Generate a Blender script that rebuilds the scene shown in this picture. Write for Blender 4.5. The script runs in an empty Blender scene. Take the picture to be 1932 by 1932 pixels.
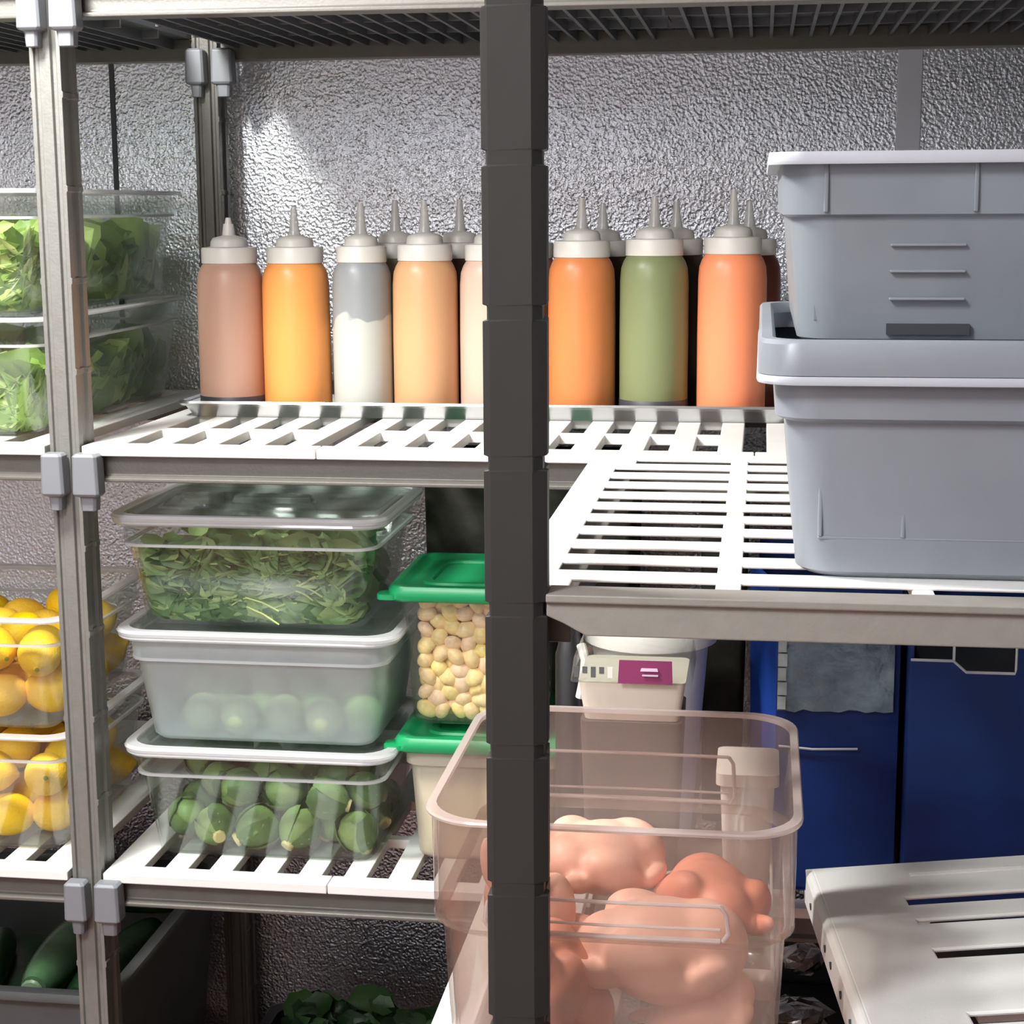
import bpy, bmesh, math, random
import numpy as np
from mathutils import Vector, Matrix

random.seed(7)
S = bpy.context.scene
COL = S.collection
PI = math.pi

# ------------------------------------------------------------------ materials
def lin(c):
    return tuple(((v / 255) / 12.92 if v / 255 <= .04045 else ((v / 255 + .055) / 1.055) ** 2.4) for v in c)

def newmat(name):
    m = bpy.data.materials.new(name)
    m.use_nodes = True
    nt = m.node_tree
    nt.nodes.clear()
    out = nt.nodes.new('ShaderNodeOutputMaterial')
    return m, nt, out

def N(nt, t, **kw):
    n = nt.nodes.new(t)
    for k, v in kw.items():
        if k.startswith('i_'):
            n.inputs[k[2:].replace('_', ' ')].default_value = v
        else:
            setattr(n, k, v)
    return n

def plain(name, col, rough=.45, metal=0.0, spec=.5, bump=0.0, bscale=60, var=0.0, vscale=20, objvar=0.0, trans=0.0):
    """plain surface with procedural variation"""
    m, nt, out = newmat(name)
    b = N(nt, 'ShaderNodeBsdfPrincipled')
    b.inputs['Roughness'].default_value = rough
    b.inputs['Metallic'].default_value = metal
    b.inputs['Specular IOR Level'].default_value = spec
    col = lin(col)
    tc = N(nt, 'ShaderNodeTexCoord')
    nz = N(nt, 'ShaderNodeTexNoise')
    nz.inputs['Scale'].default_value = vscale
    nz.inputs['Detail'].default_value = 4
    nt.links.new(tc.outputs['Object'], nz.inputs['Vector'])
    mp = N(nt, 'ShaderNodeMapRange')
    mp.inputs['From Min'].default_value = .3
    mp.inputs['From Max'].default_value = .7
    mp.inputs['To Min'].default_value = 1 - max(var, .02)
    mp.inputs['To Max'].default_value = 1 + max(var, .02)
    nt.links.new(nz.outputs['Fac'], mp.inputs['Value'])
    hs = N(nt, 'ShaderNodeHueSaturation')
    hs.inputs['Color'].default_value = (*col, 1)
    nt.links.new(mp.outputs['Result'], hs.inputs['Value'])
    if objvar:
        oi = N(nt, 'ShaderNodeObjectInfo')
        m2 = N(nt, 'ShaderNodeMapRange')
        m2.inputs['To Min'].default_value = .5 - objvar * .12
        m2.inputs['To Max'].default_value = .5 + objvar * .12
        nt.links.new(oi.outputs['Random'], m2.inputs['Value'])
        nt.links.new(m2.outputs['Result'], hs.inputs['Hue'])
        m3 = N(nt, 'ShaderNodeMapRange')
        m3.inputs['To Min'].default_value = 1 - objvar
        m3.inputs['To Max'].default_value = 1 + objvar * .5
        nt.links.new(oi.outputs['Random'], m3.inputs['Value'])
        nt.links.new(m3.outputs['Result'], hs.inputs['Saturation'])
    nt.links.new(hs.outputs['Color'], b.inputs['Base Color'])
    if bump:
        n2 = N(nt, 'ShaderNodeTexNoise')
        n2.inputs['Scale'].default_value = bscale
        n2.inputs['Detail'].default_value = 3
        nt.links.new(tc.outputs['Object'], n2.inputs['Vector'])
        bp = N(nt, 'ShaderNodeBump')
        bp.inputs['Strength'].default_value = bump
        bp.inputs['Distance'].default_value = .003
        nt.links.new(n2.outputs['Fac'], bp.inputs['Height'])
        nt.links.new(bp.outputs['Normal'], b.inputs['Normal'])
    if trans:
        tl = N(nt, 'ShaderNodeBsdfTranslucent')
        nt.links.new(hs.outputs['Color'], tl.inputs['Color'])
        mx = N(nt, 'ShaderNodeMixShader')
        mx.inputs[0].default_value = trans
        nt.links.new(b.outputs[0], mx.inputs[1])
        nt.links.new(tl.outputs[0], mx.inputs[2])
        nt.links.new(mx.outputs[0], out.inputs[0])
    else:
        nt.links.new(b.outputs[0], out.inputs[0])
    return m

def clear(name, tint=(240, 243, 240), haze=.06, hazecol=(225, 225, 222), gloss=.5, rough=.1, cloud=0.0, back=.5):
    """thin clear or cloudy plastic wall: see-through, a little haze, glossy at grazing angles"""
    m, nt, out = newmat(name)
    tr = N(nt, 'ShaderNodeBsdfTransparent')
    tr.inputs[0].default_value = (*lin(tint), 1)
    df = N(nt, 'ShaderNodeBsdfDiffuse')
    df.inputs[0].default_value = (*lin(hazecol), 1)
    tl = N(nt, 'ShaderNodeBsdfTranslucent')
    tl.inputs[0].default_value = (*lin(hazecol), 1)
    a = N(nt, 'ShaderNodeMixShader')
    a.inputs[0].default_value = back
    nt.links.new(df.outputs[0], a.inputs[1]); nt.links.new(tl.outputs[0], a.inputs[2])
    mx = N(nt, 'ShaderNodeMixShader')
    mx.inputs[0].default_value = haze
    if cloud:
        tc = N(nt, 'ShaderNodeTexCoord')
        nz = N(nt, 'ShaderNodeTexNoise'); nz.inputs['Scale'].default_value = 14; nz.inputs['Detail'].default_value = 5
        nt.links.new(tc.outputs['Object'], nz.inputs['Vector'])
        mp = N(nt, 'ShaderNodeMapRange')
        mp.inputs['From Min'].default_value = .3; mp.inputs['From Max'].default_value = .7
        mp.inputs['To Min'].default_value = max(0, haze - cloud); mp.inputs['To Max'].default_value = min(1, haze + cloud)
        nt.links.new(nz.outputs['Fac'], mp.inputs['Value'])
        nt.links.new(mp.outputs['Result'], mx.inputs[0])
    nt.links.new(tr.outputs[0], mx.inputs[1]); nt.links.new(a.outputs[0], mx.inputs[2])
    gl = N(nt, 'ShaderNodeBsdfGlossy')
    gl.inputs['Roughness'].default_value = rough
    gl.inputs['Color'].default_value = (.95, .96, .97, 1)
    lw = N(nt, 'ShaderNodeLayerWeight'); lw.inputs['Blend'].default_value = .5
    pw = N(nt, 'ShaderNodeMath', operation='POWER'); pw.inputs[1].default_value = 3.5
    nt.links.new(lw.outputs['Facing'], pw.inputs[0])
    mu = N(nt, 'ShaderNodeMath', operation='MULTIPLY_ADD'); mu.inputs[1].default_value = gloss; mu.inputs[2].default_value = .035
    nt.links.new(pw.outputs[0], mu.inputs[0])
    m2 = N(nt, 'ShaderNodeMixShader')
    nt.links.new(mu.outputs[0], m2.inputs[0]); nt.links.new(mx.outputs[0], m2.inputs[1]); nt.links.new(gl.outputs[0], m2.inputs[2])
    nt.links.new(m2.outputs[0], out.inputs[0])
    return m

def stucco(name, tint=(190, 190, 192), rough=.3, bump=.5):
    """embossed aluminium cooler panel"""
    m, nt, out = newmat(name)
    b = N(nt, 'ShaderNodeBsdfPrincipled')
    b.inputs['Metallic'].default_value = 1
    b.inputs['Roughness'].default_value = rough
    b.inputs['Base Color'].default_value = (*lin(tint), 1)
    tc = N(nt, 'ShaderNodeTexCoord')
    v = N(nt, 'ShaderNodeTexVoronoi', feature='SMOOTH_F1')
    v.inputs['Scale'].default_value = 240
    nz = N(nt, 'ShaderNodeTexNoise'); nz.inputs['Scale'].default_value = 300; nz.inputs['Detail'].default_value = 3
    ad = N(nt, 'ShaderNodeMath', operation='ADD')
    nt.links.new(tc.outputs['Object'], v.inputs['Vector']); nt.links.new(tc.outputs['Object'], nz.inputs['Vector'])
    nt.links.new(v.outputs['Distance'], ad.inputs[0]); nt.links.new(nz.outputs['Fac'], ad.inputs[1])
    bp = N(nt, 'ShaderNodeBump'); bp.inputs['Strength'].default_value = bump; bp.inputs['Distance'].default_value = .0022
    nt.links.new(ad.outputs[0], bp.inputs['Height']); nt.links.new(bp.outputs['Normal'], b.inputs['Normal'])
    nt.links.new(b.outputs[0], out.inputs[0])
    return m

def leafmat(name, c1, c2, c3, trans=.3):
    m, nt, out = newmat(name)
    g = N(nt, 'ShaderNodeNewGeometry')
    cr = N(nt, 'ShaderNodeValToRGB')
    e = cr.color_ramp.elements
    e[0].position = 0; e[0].color = (*lin(c1), 1)
    e[1].position = 1; e[1].color = (*lin(c3), 1)
    x = e.new(.55); x.color = (*lin(c2), 1)
    nt.links.new(g.outputs['Random Per Island'], cr.inputs[0])
    b = N(nt, 'ShaderNodeBsdfPrincipled'); b.inputs['Roughness'].default_value = .45
    tl = N(nt, 'ShaderNodeBsdfTranslucent')
    nt.links.new(cr.outputs[0], b.inputs['Base Color']); nt.links.new(cr.outputs[0], tl.inputs[0])
    tc = N(nt, 'ShaderNodeTexCoord')
    nz = N(nt, 'ShaderNodeTexNoise'); nz.inputs['Scale'].default_value = 160
    nt.links.new(tc.outputs['Object'], nz.inputs['Vector'])
    bp = N(nt, 'ShaderNodeBump'); bp.inputs['Strength'].default_value = .4; bp.inputs['Distance'].default_value = .002
    nt.links.new(nz.outputs['Fac'], bp.inputs['Height']); nt.links.new(bp.outputs['Normal'], b.inputs['Normal'])
    mx = N(nt, 'ShaderNodeMixShader'); mx.inputs[0].default_value = trans
    nt.links.new(b.outputs[0], mx.inputs[1]); nt.links.new(tl.outputs[0], mx.inputs[2])
    nt.links.new(mx.outputs[0], out.inputs[0])
    return m

def sauce(name, col, upper=None, level=.13):
    """squeeze bottle wall showing its sauce; above the fill the milky empty wall with an uneven smear line"""
    m, nt, out = newmat(name)
    b = N(nt, 'ShaderNodeBsdfPrincipled'); b.inputs['Roughness'].default_value = .38
    b.inputs['Specular IOR Level'].default_value = .35
    tc = N(nt, 'ShaderNodeTexCoord')
    nz = N(nt, 'ShaderNodeTexNoise'); nz.inputs['Scale'].default_value = 26; nz.inputs['Detail'].default_value = 1.5
    nt.links.new(tc.outputs['Object'], nz.inputs['Vector'])
    sp = N(nt, 'ShaderNodeSeparateXYZ')
    nt.links.new(tc.outputs['Object'], sp.inputs[0])
    ma = N(nt, 'ShaderNodeMath', operation='MULTIPLY_ADD'); ma.inputs[1].default_value = .09 if upper else .012
    nt.links.new(nz.outputs['Fac'], ma.inputs[0]); nt.links.new(sp.outputs['Z'], ma.inputs[2])
    mp = N(nt, 'ShaderNodeMapRange')
    off = .045 if upper else .006
    mp.inputs['From Min'].default_value = level + off - .002; mp.inputs['From Max'].default_value = level + off + .002
    nt.links.new(ma.outputs[0], mp.inputs['Value'])
    mx = N(nt, 'ShaderNodeMix', data_type='RGBA')
    mx.inputs[6].default_value = (*lin(col), 1); mx.inputs[7].default_value = (*lin(upper or col), 1)
    nt.links.new(mp.outputs[0], mx.inputs[0])
    nt.links.new(mx.outputs[2], b.inputs['Base Color'])
    nt.links.new(b.outputs[0], out.inputs[0])
    return m

M = {}
M['wall'] = stucco('embossed_aluminium', (220, 224, 231), .31, .6)
M['wallside'] = plain('white_panel', (206, 208, 210), .5, var=.04)
M['wallfront'] = plain('beige_panel', (216, 192, 176), .5, var=.04)
M['reflection_panel'] = plain('white_reflection_panel', (236, 238, 240), .45)
M['darkpanel'] = plain('dark_reflection_panel', (40, 42, 46), .6)
M['trim'] = plain('panel_trim', (204, 206, 214), .5)
M['seam'] = plain('panel_seam', (66, 67, 72), .6)
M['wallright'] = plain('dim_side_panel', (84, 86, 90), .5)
M['dusk'] = plain('brown_grey_plastic', (92, 82, 78), .5)
M['floor'] = plain('quarry_tile', (120, 62, 42), .5, var=.2, vscale=6)
M['ceil'] = plain('ceiling_panel', (215, 215, 215), .5)
M['post'] = plain('grey_post_plastic', (124, 124, 119), .36, .25, .5, .1, 300, .06, 80)
M['postdark'] = plain('dark_post_plastic', (49, 48, 46), .5, 0, .25, .04, 200, .03, 10)
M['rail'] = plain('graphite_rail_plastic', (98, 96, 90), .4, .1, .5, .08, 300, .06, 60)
M['railpale'] = plain('pale_grey_rail_plastic', (140, 136, 128), .45, 0, .5, .08, 300, .05, 60)
M['wedge'] = plain('grey_wedge_plastic', (124, 127, 132), .4, .05, .5)
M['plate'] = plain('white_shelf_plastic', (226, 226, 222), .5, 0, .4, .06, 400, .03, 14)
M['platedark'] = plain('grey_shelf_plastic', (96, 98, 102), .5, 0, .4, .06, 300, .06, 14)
M['clear'] = clear('clear_plastic', (248, 250, 248), .035, (220, 225, 219), .45, .12)
M['clearrim'] = clear('clear_plastic_edge', (238, 240, 240), .62, (250, 250, 252), .6, .12)
M['frost'] = clear('frosted_plastic', (244, 251, 252), .37, (244, 252, 255), .3, .3, .04, .2)
M['tub'] = clear('clear_tub_plastic', (246, 241, 238), .17, (206, 188, 180), .4, .15, .03)
M['tubrim'] = clear('clear_tub_edge', (236, 232, 230), .55, (238, 226, 220), .6, .15)
M['lid'] = clear('clear_lid', (226, 232, 228), .10, (190, 200, 195), .6, .12)
M['bus'] = clear('grey_translucent_plastic', (152, 158, 166), .90, (182, 187, 195), .25, .35, .05)
M['busrim'] = plain('grey_plastic_edge', (186, 190, 197), .4)
M['bus2'] = clear('grey_translucent_plastic_dim', (150, 157, 164), .88, (172, 180, 187), .3, .3, .07)
M['recess'] = plain('dark_slot', (52, 56, 62), .5)
M['cap'] = plain('milky_cap', (216, 212, 204), .4)
M['nozzle'] = clear('milky_nozzle', (235, 235, 232), .72, (244, 242, 238), .25, .3)
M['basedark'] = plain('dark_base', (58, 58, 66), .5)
M['tray'] = plain('aluminium_tray', (200, 200, 200), .28, .95, .5, .05, 90, .05)
M['green'] = plain('green_lid', (24, 150, 92), .35, 0, .5, .04, 90)
M['kernel'] = plain('golden_kernel', (250, 216, 158), .42, 0, .5, .45, 70, .2, 90, .22)
M['cream'] = plain('cream_filling', (252, 244, 220), .5)
M['milky'] = clear('milky_container', (240, 236, 222), .6, (255, 252, 240), .3, .3)
M['lemon'] = plain('lemon_peel', (254, 204, 6), .45, 0, .3, .35, 320, .05, 30, .06)
M['lemontip'] = plain('lemon_stem', (150, 150, 50), .6)
M['sprout'] = leafmat('sprout_leaf', (92, 124, 70), (136, 166, 100), (196, 210, 140), .08)
M['sproutstem'] = plain('sprout_stem', (222, 208, 150), .55, 0, .4, .2, 80, .08)
M['lime'] = plain('pale_lime', (186, 208, 140), .45, 0, .4, .2, 200, .08, 40, .3)
M['mint'] = leafmat('mint_leaves', (70, 112, 56), (134, 168, 104), (184, 204, 138), .3)
M['stem'] = plain('pale_stem', (176, 190, 120), .5)
M['lettuce'] = leafmat('lettuce_leaves', (104, 142, 62), (176, 210, 108), (232, 244, 160), .4)
M['darkleaf'] = leafmat('dark_leaves', (20, 46, 22), (40, 76, 36), (70, 104, 58), .2)
M['cuke'] = plain('cucumber_skin', (32, 58, 34), .3, 0, .5, .2, 90, .25, 30)
M['cukelight'] = plain('light_cucumber_skin', (66, 96, 66), .25, 0, .5, .2, 90, .2, 30)
M['cukepale'] = plain('pale_cucumber_end', (108, 132, 100), .4, 0, .5, .2, 90, .15)
M['meat'] = plain('raw_skin', (232, 180, 158), .5, 0, .35, .12, 60, .08, 18)
M['meatred'] = plain('raw_skin_red', (214, 138, 112), .5, 0, .35, .15, 60, .14, 22)
M['white'] = plain('white_plastic', (226, 220, 214), .45)
M['beige'] = plain('beige_plastic', (214, 202, 188), .5)
M['plum'] = plain('plum_label', (122, 38, 84), .45)
M['lilac'] = plain('lilac_print', (206, 176, 200), .5)
M['blue'] = plain('blue_plastic', (15, 46, 108), .5, 0, .35, .1, 60, .25, 9)
M['bluelit'] = plain('lit_blue_plastic', (26, 66, 150), .5, 0, .35)  # same bin blue, brightened for the lit side panel
M['blueedge'] = plain('pale_cut_edge', (196, 200, 208), .5)
M['sleeve'] = plain('silvery_film', (120, 134, 146), .25, .55, .5, .8, 50, .35, 24)
M['black'] = plain('black_plastic', (24, 25, 26), .5)
M['binside'] = plain('grey_bin_plastic', (88, 92, 92), .5, 0, .4, .05, 80, .08)
M['crate'] = plain('dark_filler_plastic', (44, 44, 38), .6, 0, .3, .5, 40, .5, 30)
M['stripcol'] = plain('pale_print', (168, 176, 176), .4, .2, .5, .3, 60, .2, 80)
M['foil'] = plain('crumpled_foil', (225, 225, 225), .2, 1, .5, 1.0, 40, .1)
M['card'] = plain('brown_cardboard', (206, 122, 70), .7, var=.08, vscale=12)

# ------------------------------------------------------------------ mesh helpers
class MB:
    def __init__(s): s.v = []; s.f = []
    def add(s, vs, fs):
        o = len(s.v); s.v += [tuple(v) for v in vs]; s.f += [tuple(i + o for i in f) for f in fs]; return s
    def box(s, x0, x1, y0, y1, z0, z1):
        return s.add([(x0, y0, z0), (x1, y0, z0), (x1, y1, z0), (x0, y1, z0), (x0, y0, z1), (x1, y0, z1), (x1, y1, z1), (x0, y1, z1)],
                     [(3, 2, 1, 0), (4, 5, 6, 7), (0, 1, 5, 4), (1, 2, 6, 5), (2, 3, 7, 6), (3, 0, 4, 7)])
    def loft(s, rings, cap0=True, cap1=True, loop=False):
        n = len(rings[0]); o = len(s.v); fs = []
        vs = [p for r in rings for p in r]
        R = len(rings)
        for k in range(R if loop else R - 1):
            a = k * n; b = ((k + 1) % R) * n
            for i in range(n):
                j = (i + 1) % n
                fs.append((a + i, a + j, b + j, b + i))
        if not loop:
            if cap0: fs.append(tuple(reversed(range(n))))
            if cap1: fs.append(tuple((R - 1) * n + i for i in range(n)))
        return s.add(vs, fs)
    def lathe(s, prof, n=28, c=(0, 0, 0), cap0=True, cap1=True):
        return s.loft([[(c[0] + r * math.cos(2 * PI * i / n), c[1] + r * math.sin(2 * PI * i / n), c[2] + z) for i in range(n)] for r, z in prof], cap0, cap1)
    def tube(s, path, r, n=8):
        rings = []
        for k, p in enumerate(path):
            p = Vector(p)
            d = (Vector(path[min(k + 1, len(path) - 1)]) - Vector(path[max(k - 1, 0)])).normalized()
            a = d.orthogonal().normalized() if k == 0 else (a - d * a.dot(d)).normalized()
            b = d.cross(a)
            rr = r[k] if isinstance(r, (list, tuple)) else r
            rings.append([tuple(p + a * rr * math.cos(2 * PI * i / n) + b * rr * math.sin(2 * PI * i / n)) for i in range(n)])
        return s.loft(rings)
    def prismx(s, poly, x0, x1):
        """poly in (y,z), extruded along x"""
        return s.loft([[(x0, y, z) for y, z in poly], [(x1, y, z) for y, z in poly]])
    def prismy(s, poly, y0, y1):
        return s.loft([[(x, y0, z) for x, z in poly], [(x, y1, z) for x, z in poly]])
    def grid_solid(s, xs, ys, solid, z0, z1):
        nx, ny = len(xs) - 1, len(ys) - 1
        idx = {}
        def v(i, j, t):
            k = (i, j, t)
            if k not in idx:
                idx[k] = len(s.v); s.v.append((xs[i], ys[j], z1 if t else z0))
            return idx[k]
        ok = lambda i, j: 0 <= i < nx and 0 <= j < ny and solid[i][j]
        for i in range(nx):
            for j in range(ny):
                if not solid[i][j]: continue
                s.f.append((v(i, j, 1), v(i + 1, j, 1), v(i + 1, j + 1, 1), v(i, j + 1, 1)))
                s.f.append((v(i, j + 1, 0), v(i + 1, j + 1, 0), v(i + 1, j, 0), v(i, j, 0)))
                if not ok(i - 1, j): s.f.append((v(i, j, 0), v(i, j, 1), v(i, j + 1, 1), v(i, j + 1, 0)))
                if not ok(i + 1, j): s.f.append((v(i + 1, j + 1, 0), v(i + 1, j + 1, 1), v(i + 1, j, 1), v(i + 1, j, 0)))
                if not ok(i, j - 1): s.f.append((v(i + 1, j, 0), v(i + 1, j, 1), v(i, j, 1), v(i, j, 0)))
                if not ok(i, j + 1): s.f.append((v(i, j + 1, 0), v(i, j + 1, 1), v(i + 1, j + 1, 1), v(i + 1, j + 1, 0)))
        return s
    def build(s, name, mat, parent=None, smooth=False, bevel=0.0, angle=40):
        me = bpy.data.meshes.new(name)
        me.from_pydata(s.v, [], s.f)
        bm = bmesh.new(); bm.from_mesh(me)
        bmesh.ops.recalc_face_normals(bm, faces=bm.faces)
        bm.to_mesh(me); bm.free()
        o = bpy.data.objects.new(name, me)
        COL.objects.link(o)
        me.materials.append(M[mat] if isinstance(mat, str) else mat)
        if smooth:
            me.polygons.foreach_set('use_smooth', [True] * len(me.polygons))
            me.set_sharp_from_angle(angle=math.radians(angle))
        if bevel:
            b = o.modifiers.new('bevel', 'BEVEL'); b.width = bevel; b.segments = 2; b.limit_method = 'ANGLE'; b.angle_limit = math.radians(35)
        if parent is not None:
            o.parent = parent
            o.matrix_parent_inverse = Matrix.Translation(-parent.location) if parent.type == 'EMPTY' and not any(parent.rotation_euler) else Matrix()
        return o

def tag(o, label=None, cat=None, group=None, kind=None):
    if label: o['label'] = label
    if cat: o['category'] = cat
    if group: o['group'] = group
    if kind: o['kind'] = kind
    return o

def thing(name, loc, label, cat, group=None):
    o = bpy.data.objects.new(name, None)
    o.empty_display_size = .02
    COL.objects.link(o)
    o.location = loc
    return tag(o, label, cat, group)

def copy_tree(o, loc, rot=None, scale=None, label=None, group=None, cat=None):
    c = o.copy(); COL.objects.link(c); c.location = loc
    if rot is not None: c.rotation_euler = rot
    if scale is not None: c.scale = scale
    if label: c['label'] = label
    if group: c['group'] = group
    for ch in list(o.children):
        d = ch.copy(); COL.objects.link(d); d.parent = c
        for g in list(ch.children):
            e = g.copy(); COL.objects.link(e); e.parent = d
    return c

def rr(x0, x1, y0, y1, r, z, n=5):
    pts = []
    r = max(1e-4, min(r, (x1 - x0) / 2 - 1e-4, (y1 - y0) / 2 - 1e-4))
    for cx, cy, a0 in ((x1 - r, y1 - r, 0), (x0 + r, y1 - r, 90), (x0 + r, y0 + r, 180), (x1 - r, y0 + r, 270)):
        for k in range(n + 1):
            a = math.radians(a0 + 90 * k / n)
            pts.append((cx + r * math.cos(a), cy + r * math.sin(a), z))
    return pts

# ------------------------------------------------------------------ camera (solved from the shelving's post notches and rails)
cam = bpy.data.cameras.new('camera')
co = bpy.data.objects.new('camera', cam)
COL.objects.link(co)
r_ = Vector((0.98981228, 0.14225684, -0.00588496)); u_ = Vector((-0.01909733, 0.1736104, 0.98462923)); f_ = Vector((-0.14109193, 0.97448572, -0.17455843))
mt = Matrix((r_, u_, -f_)).transposed().to_4x4()
mt.translation = Vector((0.76324, -1.84682, 1.44998))
co.matrix_world = mt
cam.sensor_width = 36
cam.lens = 3247.9 / 1932 * 36
cam.clip_start = .05
S.camera = co

# ------------------------------------------------------------------ the cooler room
YW = .645
XL, XR, YF, ZC = -1.55, 1.42, -2.7, 2.5
def struct(name, mb, mat, bevel=0):
    return tag(mb.build(name, mat, bevel=bevel), kind='structure')
struct('floor', MB().box(XL, XR, YF, YW, -.06, 0), 'floor')
struct('ceiling', MB().box(XL, XR, YF, YW, ZC, ZC + .06), 'ceil')
struct('wall_back', MB().box(XL, XR, YW, YW + .08, 0, ZC), 'wall')
struct('wall_left', MB().box(XL - .08, XL, YF, YW, 0, ZC), 'wallside')
struct('wall_right', MB().box(XR, XR + .08, YF, YW, 0, ZC), 'wallright')
struct('wall_front', MB().box(XL, XR, YF - .08, YF, 0, ZC), 'wallfront')
struct('reflection_panel_1', MB().box(-1.25, .12, YF - .001, YF + .05, 0, 2.1), 'reflection_panel', .004)  # unseen bright panel, added to be mirrored in the metal wall
struct('reflection_panel_2', MB().box(.95, 1.41, YF - .001, YF + .05, 0, 2.3), 'darkpanel', .004)  # unseen dark panel, added to darken the metal wall's reflection
struct('trim_1', MB().box(.943, .976, YW - .004, YW + .002, 0, ZC), 'trim', .001)
struct('trim_2', MB().box(-.191, -.184, YW - .003, YW + .002, 1.15, ZC), 'seam')

# ------------------------------------------------------------------ shelving racks
Z = {1: .164, 2: .675, 3: 1.186, 4: 1.697}     # plate tops, bottom level to top level

def notched_post(x0, x1, y0, y1, z0, z1, znotch, flip=False):
    """post with three raised ribs on its face and a notch in both edges every four inches"""
    w = x1 - x0
    yb = y1
    def ring(z, inset):
        a = x0 + inset; b = x1 - inset
        f = y0
        g = .004 if w > .03 else .003
        pts = [(a, f + .001), (x0 + .0045, f + .001), (x0 + .006, f + g), (x0 + w * .28, f + g), (x0 + w * .32, f), (x0 + w * .68, f), (x0 + w * .72, f + g), (x1 - .006, f + g), (x1 - .0045, f + .001), (b, f + .001),
               (b, f + .012), (b - .003, f + .016), (b - .003, yb - .016), (b, yb - .012), (b, yb), (a, yb), (a, yb - .012), (a + .003, yb - .016), (a + .003, f + .016), (a, f + .012)]
        return [(x, y, z) for x, y in pts]
    zs = [(z0, 0)]
    k = znotch
    while k - .1016 > z0 + .01: k -= .1016
    while k < z1 - .01:
        if k > z0 + .01:
            zs += [(k - .004, 0), (k - .0025, -.0012), (k + .0025, -.0012), (k + .004, 0)]
        k += .1016
    zs.append((z1, 0))
    return MB().loft([ring(z, i) for z, i in zs])

def flat_post(x0, x1, y0, y1, z0, z1, znotch):
    def ring(z, i):
        a, b = x0 + i, x1 - i
        return [(x, y, z) for x, y in [(a, y0 + .002), (x0 + .0045, y0), (x1 - .009, y0), (b, y0 + .006), (b, y0 + .016), (b - .003, y0 + .02), (b - .003, y1), (a + .003, y1), (a + .003, y0 + .02), (a, y0 + .016)]]
    zs = [(z0, 0)]
    k = znotch
    while k - .1016 > z0: k -= .1016
    while k < z1 - .01:
        if k > z0 + .01:
            zs += [(k - .0055, 0), (k - .0045, .003), (k + .0045, .003), (k + .0055, 0)]
        k += .1016
    zs.append((z1, 0))
    return MB().loft([ring(z, i) for z, i in zs])

def rail_x(x0, x1, yf, ztop, s=1):
    """long traverse: recessed web under the plate edge with a protruding bottom lip; yf is the face the lip reaches"""
    pts = [(0, -.0415), (0, -.037), (.009, -.0345), (.011, -.012), (.034, -.012), (.034, -.0415)]
    return MB().prismx([(yf + s * y, ztop + z) for y, z in pts], x0, x1)

def rail_y(y0, y1, xf, ztop, s=1):
    pts = [(0, -.0415), (0, -.037), (.009, -.0345), (.011, -.012), (.034, -.012), (.034, -.0415)]
    return MB().prismy([(xf + s * x, ztop + z) for x, z in pts], y0, y1)

def wedge(x0, x1, yf, zt):
    """corner connector: blocky clip in front of the plate edge with a narrower tail below"""
    def ring(z, a, b, y0, y1):
        return [(x0 + a, y0 + .003, z), (x0 + a + .003, y0, z), (x1 - b - .003, y0, z), (x1 - b, y0 + .003, z), (x1 - b, y1, z), (x0 + a, y1, z)]
    d = yf + .0225; e = yf + .0185
    return MB().loft([ring(zt - .066, .007, .007, yf + .007, d), ring(zt - .050, .006, .006, yf + .006, d), ring(zt - .0485, .002, .002, yf + .002, d),
                      ring(zt - .046, 0, 0, yf, d), ring(zt - .0065, .001, .001, yf, d), ring(zt - .006, .001, .001, yf, e), ring(zt - .003, .001, .001, yf, e), ring(zt, .004, .004, yf + .003, e)])

rack = thing('shelving_rack', (0, .29, 0), 'long grey shelving rack of notched posts and rails along the embossed metal wall', 'shelving')
PY0, PY1 = .557, .600
notch0 = 1.574
posts = [(-.0355, 0.0), (1.29, 1.3255), (-1.19, -1.1545)]
for a, b in posts:
    notched_post(a, b, 0, .046, 0, 2.02, notch0).build('post', 'post', rack, bevel=.0006)
    notched_post(a, b, PY0, PY1, 0, 2.02, notch0).build('post', 'rail', rack, bevel=.0006)  # rear posts: the darker rail plastic stands for the shade on them
for lv, z in Z.items():
    for a, b in ((0, 1.29), (-1.1545, -.0355)):
        rail_x(a + .004, b - .004, 0.001, z).build('front_rail', 'rail', rack, bevel=.0012)
        rail_x(a + .004, b - .004, .598, z, -1).build('rear_rail', 'rail', rack, bevel=.0012)
    for a, b in ((-.0400, -.0125), (-.0030, .0285)):
        wedge(a, b, -.0215, z - .007).build('wedge_clip', 'wedge', rack, bevel=.0008)
        c = wedge(a, b, PY0 - .0225, z - .027)
        c.build('wedge_clip', 'wedge', rack, bevel=.0008)

def slotted(x0, x1, y0, y1, zt, rects, t=.0115):
    xs = {x0, x1}; ys = {y0, y1}
    for a, b, c, d in rects:
        xs |= {min(max(a, x0), x1), min(max(b, x0), x1)}; ys |= {min(max(c, y0), y1), min(max(d, y0), y1)}
    xs = sorted(xs); ys = sorted(ys)
    sol = [[not any(a - 1e-6 < (xs[i] + xs[i + 1]) / 2 < b + 1e-6 and c < (ys[j] + ys[j + 1]) / 2 < d for a, b, c, d in rects) for j in range(len(ys) - 1)] for i in range(len(xs) - 1)]
    return MB().grid_solid(xs, ys, sol, zt - t, zt)

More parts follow.
